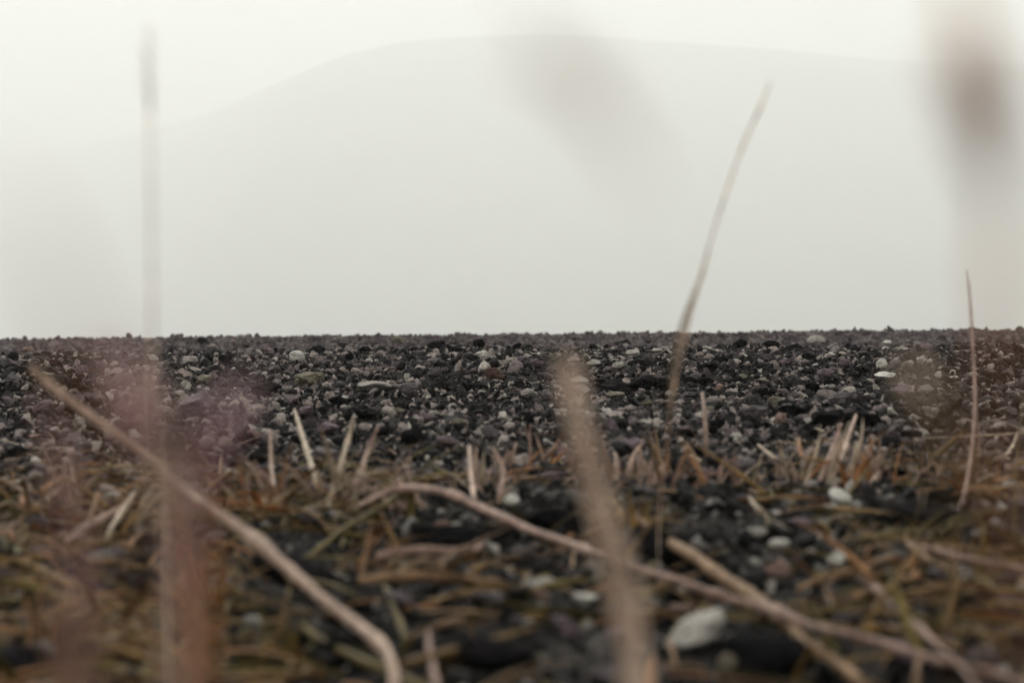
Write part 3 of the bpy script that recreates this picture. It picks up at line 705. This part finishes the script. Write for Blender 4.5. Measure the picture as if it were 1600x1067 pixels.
leaf([(1405, 555, .42, 4), (1440, 600, .33, 44), (1470, 680, .33, 50), (1490, 780, .33, 26), (1500, 1150, .42, 10)], 'tan', 'short tan shoot veiling the gravel before the thin upright stalks')

# --- runners lying over the ground ------------------------------------------------------
RUN = 'dry runners and twigs lying on the gravel'
stem('runner', [(480, 872, 'g', 14, .012), (530, 832, 'g', 14, .016), (590, 795, 'g', 14, .02), (640, 770, 'g', 16, .024)], 'olive', 'short olive runner climbing to the knot of the arching one', 'runner', RUN, wob=.0015)
stem('runner', [(560, 790, 'g', 8, .02), (620, 765, 'g', 14, .03), (690, 768, 'g', 18, .034), (760, 797, 'g', 17, .032), (840, 832, 'g', 15, .028), (910, 856, 'g', 15, .024), (985, 884, 'g', 15, .022),
                (1070, 912, 'g', 15, .02), (1150, 936, 'g', 15, .02), (1225, 962, 'g', 22, .018), (1310, 985, 'g', 15, .024), (1400, 1010, 'g', 15, .028), (1500, 1040, 'g', 14, .034), (1610, 1078, 'g', 13, .038)], 'pink',
     'long pinkish runner arching from the centre down to the bottom right corner', 'runner', RUN, knots=(1, 5, 9), wob=.002)
stem('runner', [(985, 800, 'g', 10, .012), (1030, 838, 'g', 20, .02), (1070, 862, 'g', 24, .022), (1110, 890, 'g', 26, .022), (1160, 922, 'g', 30, .018), (1210, 955, 'g', 28, .012), (1262, 1002, 'g', 24, .012), (1310, 1040, 'g', 26, .01), (1350, 1080, 'g', 30, .008)], 'tan',
     'thick brown runner crossing under the long pinkish one', 'runner', RUN, knots=(5,), wob=.002)
stem('runner', [(1418, 848, 'g', 8, .02), (1470, 862, 'g', 13, .022), (1530, 876, 'g', 13, .02), (1620, 898, 'g', 12, .014)], 'pink', 'pinkish twig running from the right-hand fork to the right edge', 'runner', RUN, wob=.001)
stem('runner', [(1420, 852, 'g', 10, .02), (1455, 876, 'g', 9, .02), (1500, 904, 'g', 9, .012)], 'tan', 'short lower branch of the right-hand fork', 'runner', RUN)
stem('runner', [(1345, 885, 'g', 6, .01), (1362, 912, 'g', 18, .014), (1400, 950, 'g', 12, .014), (1440, 985, 'g', 14, .022), (1480, 1022, 'g', 13, .034), (1528, 1085, 'g', 14, .046)], 'pink', 'pale twig slanting down to the bottom edge at right', 'runner', RUN, knots=(3,), wob=.001)
stem('runner', [(1245, 922, 'g', 9, .01), (1290, 900, 'g', 12, .014), (1345, 888, 'g', 12, .014), (1400, 868, 'g', 8, .01)], 'tan', 'bent twig below the lavender upright stone', 'runner', RUN)
stem('runner', [(1425, 686, 'g', 2.5, .012), (1500, 682, 'g', 4, .016), (1560, 679, 'g', 4, .016), (1640, 676, 'g', 4, .012)], 'pale', 'thin pale horizontal stalk crossing behind the upright pink one', 'runner', RUN)
stem('runner', [(1590, 675, 'g', 4, .016), (1583, 695, 'g', 7, .01), (1573, 712, 'g', 6, .004)], 'pale', 'short pale side sprig hanging from the horizontal stalk', 'runner', RUN)
stem('runner', [(668, 985, 'g', 14, .018), (672, 1020, 'g', 16, .016), (682, 1075, 'g', 17, .014)], 'pink', 'upright pinkish broken stub at the bottom left of centre', 'runner', RUN)
stem('runner', [(640, 995, 'g', 8, .018), (668, 982, 'g', 12, .02), (715, 970, 'g', 15, .016), (735, 972, 'g', 8, .01)], 'tan', 'brown crosspiece resting on top of the broken stub', 'runner', RUN)
stem('runner', [(600, 915, 'g', 8, .01), (615, 950, 'g', 10, .012), (632, 995, 'g', 16, .014)], 'olive', 'thin olive twig leading down to the broken stub', 'runner', RUN)
stem('runner', [(1045, 1000, 'g', 11, .008), (1055, 1035, 'g', 8, .008)], 'tan', 'short twig stub under the left end of largest pale rock', 'runner', RUN)
stem('runner', [(1034, 1040, 'g', 7, .01), (1065, 1040, 'g', 10, .01), (1098, 1046, 'g', 6, .008)], 'tan', 'short level twig below the largest pale rock', 'runner', RUN)
stem('runner', [(896, 858, 'g', 8, .02), (895, 880, 'g', 9, .014), (888, 905, 'g', 9, .006)], 'tan', 'small side sprig dropping from the long runner', 'runner', RUN)
stem('runner', [(100, 848, 'g', 10, .02), (140, 820, 'g', 14, .024), (180, 800, 'g', 14, .022), (215, 780, 'g', 10, .02)], 'pink', 'slanting pinkish stem piece left of the tall blurred stalk', 'runner', RUN)
stem('runner', [(210, 770, 'g', 8, .03), (190, 800, 'g', 16, .026), (168, 838, 'g', 9, .016)], 'pale', 'split pale stem end pointing up beside the slanting piece', 'runner', RUN)
stem('runner', [(-20, 870, 'g', 14, .02), (40, 880, 'g', 14, .02), (110, 915, 'g', 15, .018), (185, 945, 'g', 12, .012)], 'brown', 'brown runner entering from the left edge above the corner', 'runner', RUN)
stem('runner', [(-20, 905, 'g', 16, .02), (60, 920, 'g', 20, .016), (140, 955, 'g', 20, .012), (200, 975, 'g', 12, .008)], 'olive', 'olive runner lying just below the brown left-edge runner', 'runner', RUN)
stem('runner', [(470, 975, 'g', 10, .01), (500, 1000, 'g', 18, .014), (560, 1030, 'g', 18, .014), (640, 1062, 'g', 16, .012), (700, 1100, 'g', 14, .008)], 'olive', 'olive runner passing under the foot of the slanting thick stem', 'runner', RUN, wob=.001)
stem('runner', [(1432, 985, 'g', 10, .016), (1436, 1020, 'g', 15, .016), (1432, 1058, 'g', 14, .012)], 'tan', 'hooked brown twig end at the bottom right', 'runner', RUN)
stem('runner', [(1170, 775, 'g', 6, .012), (1180, 790, 'g', 9, .012), (1198, 806, 'g', 7, .008)], 'pale', 'tiny pale stick above the pale oblong stone', 'runner', RUN)
stem('runner', [(1185, 695, 'g', 6, .016), (1205, 712, 'g', 8, .014), (1222, 722, 'g', 5, .008)], 'pale', 'tiny pale splinter above the mid-right tufts', 'runner', RUN)
stem('runner', [(460, 640, 'g', 7, .07), (475, 690, 'g', 12, .05), (490, 740, 'g', 12, .03), (500, 775, 'g', 12, .012)], 'pale', 'pale stick leaning left out of the big central tuft', 'runner', RUN)
stem('runner', [(1097, 614, 'g', 6, .07), (1101, 650, 'g', 10, .05), (1103, 690, 'g', 9, .02)], 'grey', 'short upright pale stub right of the tall leaning stem', 'runner', RUN)

stem('runner', [(552, 655, 'g', 7, .075), (540, 700, 'g', 13, .05), (525, 750, 'g', 14, .028), (512, 795, 'g', 12, .008)], 'pale', 'pale broad blade leaning right out of the big central tuft', 'runner', RUN)
stem('runner', [(590, 668, 'g', 5, .065), (570, 715, 'g', 9, .04), (545, 790, 'g', 9, .008)], 'pink', 'thinner pinkish blade beside the pale broad one', 'runner', RUN)
stem('runner', [(422, 672, 'g', 6, .06), (424, 730, 'g', 10, .03), (432, 785, 'g', 10, .006)], 'pinkpale', 'upright pinkish stick standing right of the slanting thick stem', 'runner', RUN)
stem('runner', [(1338, 648, 'g', 6, .05), (1322, 690, 'g', 13, .03), (1300, 745, 'g', 13, .006)], 'pinkpale', 'pale pointed stick leaning right in the bright leaning tuft', 'runner', RUN)
stem('runner', [(1314, 662, 'g', 6, .045), (1302, 700, 'g', 12, .025), (1282, 748, 'g', 11, .006)], 'pink', 'pinkish stick parallel to the pale pointed one', 'runner', RUN)
stem('runner', [(1438, 768, 'g', 3, .03), (1436, 805, 'g', 4, .008)], 'pale', 'tiny upright pale straw before the dark patch at right', 'runner', RUN)
stem('runner', [(1447, 768, 'g', 3, .03), (1442, 806, 'g', 4, .008)], 'pale', 'twin tiny straw touching the first before the dark patch', 'runner', RUN)
stem('runner', [(733, 696, 'g', 6, .05), (736, 745, 'g', 11, .025), (742, 788, 'g', 11, .005)], 'pinkpale', 'upright stick in the pale tuft above the arching runner', 'runner', RUN)
stem('runner', [(770, 700, 'g', 5, .05), (786, 735, 'g', 8, .03), (778, 782, 'g', 9, .005)], 'pink', 'bowed pinkish stick right of the upright one above the arching runner', 'runner', RUN)
stem('runner', [(560, 905, 'g', 16, .02), (640, 900, 'g', 22, .024), (720, 908, 'g', 20, .02), (785, 915, 'g', 12, .012)], 'tan', 'thick brownish runner lying level under the long arching one', 'runner', RUN, wob=.003)
stem('runner', [(590, 868, 'g', 14, .02), (650, 858, 'g', 18, .024), (730, 862, 'g', 14, .02), (760, 850, 'g', 8, .012)], 'pink', 'short pinkish runner just above the thick brownish one', 'runner', RUN, wob=.003)
stem('runner', [(700, 905, 'g', 8, .02), (690, 880, 'g', 10, .03), (735, 855, 'g', 8, .03)], 'tan', 'bent tan sprig joining the two level runners', 'runner', RUN)

# --- tufts: px, py of the base, blade count, blade length px, lean, spread, tones, label
TUFTS = [
 (530, 800, 20, 140, .15, .5, ['pale', 'pink', 'pinkpale', 'pale'], 'largest pale tuft fanning up between stick and arching runner'),
 (415, 790, 12, 100, -.1, .35, ['pinkpale', 'pink', 'rust'], 'pinkish tuft right of the slanting thick stem'),
 (640, 800, 10, 110, -.3, .5, ['pink', 'tan'], 'pinkish tuft behind the knot of the arching runner'),
 (745, 775, 14, 90, 0, .3, ['pale', 'pink', 'pinkpale'], 'upright pale tuft above the arching runner'),
 (828, 735, 9, 90, 0, .35, ['pink', 'rust', 'pinkpale'], 'small pinkish tuft left of the wide stalk'),
 (1000, 760, 12, 100, 0, .35, ['pinkpale', 'tan', 'pink'], 'tan tuft right of the wide stalk'),
 (1050, 765, 14, 90, .1, .45, ['rust', 'tan', 'pink'], 'rusty tuft at the foot of the tall leaning stem'),
 (985, 830, 16, 90, .1, .7, ['olive', 'brown'], 'low olive tuft in the dark patch beside the wide stalk'),
 (1150, 755, 9, 60, .1, .5, ['pink', 'pale', 'tan'], 'small pink-tipped tuft under the splinter'),
 (1232, 748, 10, 60, 0, .6, ['pale', 'tan', 'grey'], 'low straggly pale tuft right of the pink-tipped one'),
 (1290, 752, 16, 110, .45, .22, ['pale', 'pink', 'rust'], 'bright tuft of blades leaning right under the dark hollow'),
 (1360, 758, 16, 80, .3, .6, ['pink', 'rust', 'pinkpale'], 'rusty pink tuft right of the bright leaning blades'),
 (1440, 752, 14, 70, .2, .8, ['tan', 'olive', 'pink'], 'spreading tan tuft left of the upright pink stalk'),
 (1545, 770, 14, 90, -.1, .7, ['olive', 'brown', 'tan'], 'olive tuft between the upright pink stalk and right edge'),
 (90, 790, 12, 110, .1, .6, ['pinkpale', 'pink', 'brown'], 'pinkish tuft near the left edge'),
 (205, 840, 12, 90, .3, .5, ['pale', 'pink', 'brown'], 'pale tuft below the split stem end'),
 (560, 905, 14, 120, .7, .6, ['rust', 'brown', 'tan'], 'rusty sprawling clump below the arching runner'),
 (1420, 870, 12, 90, 0, .8, ['olive', 'tan', 'brown'], 'olive clump at the fork of the right-hand twigs'),
 (1510, 905, 14, 110, -.1, .5, ['brown', 'tan', 'olive'], 'brown tuft around the foot of the upright pink stalk'),
 (330, 960, 14, 150, .1, .7, ['rust', 'brown', 'olive'], 'rusty tuft under the slanting thick stem'),
 (60, 1010, 14, 150, .2, .8, ['rust', 'brown', 'olive'], 'brown clump in the bottom left corner'),
 (1270, 1040, 10, 100, .3, .6, ['olive', 'brown'], 'dim olive clump beside the thick brown runner'),
 (440, 1050, 12, 130, 0, .8, ['olive', 'brown'], 'dim olive clump left of the kinked stem foot'),
]
for (px, py, n, L_, lean, spread, tones, lab) in TUFTS:
    b = G(px, py, .002)
    t = bpy.data.objects.new('grass_tuft', None); COL.objects.link(t); t.location = b
    t.empty_display_size = .02
    t['label'] = lab; t['category'] = 'grass tuft'; t['group'] = 'dry grass tufts on the gravel'
    for i in range(n):
        ln = L_ / FPX * b.y * R(.55, 1.15)
        d = Vector((lean + R(-1, 1) * spread, R(-.5, .5) * (spread + .2), 1))
        q = Vector((R(-.022, .022) * b.y / 2, R(-.02, .02), 0))
        q.z = terrain(b.x + q.x, b.y + q.y) - b.z - .002
        v, f = blade_geo(q, d, ln, R(6, 14) / FPX * b.y * 1.15, R(.1, 1.9), 7, R(-.9, .9), R(-.8, .8))
        link('blade', mesh('blade', [tuple(x) for x in v], f), STRAW[random.choice(tones)], parent=t)
    for i in range(2):
        d = Vector((lean + R(-1, 1) * spread * .6, R(-.3, .3), 1)).normalized(); ln = L_ / FPX * b.y * R(.7, 1.1); rr = 4.5 / FPX * b.y / 2
        v, f = tube([Vector((0, 0, -.002)), d * ln * .5, d * ln + Vector((R(-.15, .15) * ln, 0, -.08 * ln))], [rr, rr * .8, rr * .3], seg=6)
        link('stem', mesh('stem', v, f), STRAW[tones[0]], parent=t)

# --- dead grass litter nobody could count -------------------------------------------------
def litter(name, n, tones, y0, y1, dens, ln, wd_, label, rise=(.0, .22)):
    per = {}
    picks = list(tones); tones = list(dict.fromkeys(tones))
    for t in tones: per[t] = ([], [])
    k = 0; guard = 0
    while k < n and guard < n * 12:
        guard += 1
        y = y0 + (y1 - y0) * random.random() ** .9; x = R(-1, 1) * (.27 * y + .35)
        qx = 800 + x / y * FPX; qy = HOR - (terrain(x, y) - CZ) / y * FPX
        if any(((qx - a_) / (w2 * .75)) ** 2 + ((qy - b2) / (w2 * .42)) ** 2 < 1 for a_, b2, w2 in DARK) and random.random() < .9: continue
        if random.random() > dens(x / (.2118 * y), y, noise.noise(Vector((x * 5.5, y * 4, 3)))): continue
        k += 1
        an = R(0, 6.283); el = R(*rise) if random.random() < .85 else R(.3, 1.0)
        d = Vector((math.cos(an), math.sin(an) * .8, el))
        v, f = blade_geo(Vector((x, y, terrain(x, y) + R(.001, .016))), d, R(*ln), R(*wd_), R(.1, .8), 6, R(-.6, .6), R(-.8, .8))
        V, F = per[random.choice(picks)]; m0 = len(V)
        V += [tuple(q) for q in v]; F += [tuple(m0 + j for j in ff) for ff in f]
    V, F, mi = [], [], []
    me = bpy.data.meshes.new(name)
    for idx, t in enumerate(tones):
        m0 = len(V); V += per[t][0]; F += [tuple(m0 + j for j in ff) for ff in per[t][1]]; mi += [idx] * len(per[t][1]); me.materials.append(STRAW[t])
    me.from_pydata(V, [], F); me.polygons.foreach_set('material_index', mi); smooth(me)
    o = link(name, me, kind='stuff'); o['label'] = label
def dens1(u, y, c):
    left = max(0, min(1, (-u + .1) / .6)); right = max(0, min(1, (u - .35) / .4))
    near = 1 if y < 2.3 else max(0, 1 - (y - 2.3) / .5)
    return near * max(.02, min(1, -.06 + .9 * left + .6 * right + 1.1 * c))
litter('grass_litter', 3900, ['brown', 'olive', 'brown', 'olive', 'brown', 'olive', 'tan', 'rust'], 1.05, 2.9, dens1, (.03, .10), (.003, .008), 'brown dead grass lying tangled over the foreground gravel')
def dens2(u, y, c):
    near = 1 if 2.0 < y < 3.0 else .25
    return near * max(.02, min(1, .12 + 1.1 * c + .35 * abs(u + .1)))
litter('straw_litter', 1100, ['pink', 'tan', 'brown', 'pale'], 1.2, 3.3, dens2, (.02, .06), (.002, .0045), 'pinkish straw bits scattered over the mid slope', rise=(.0, .5))
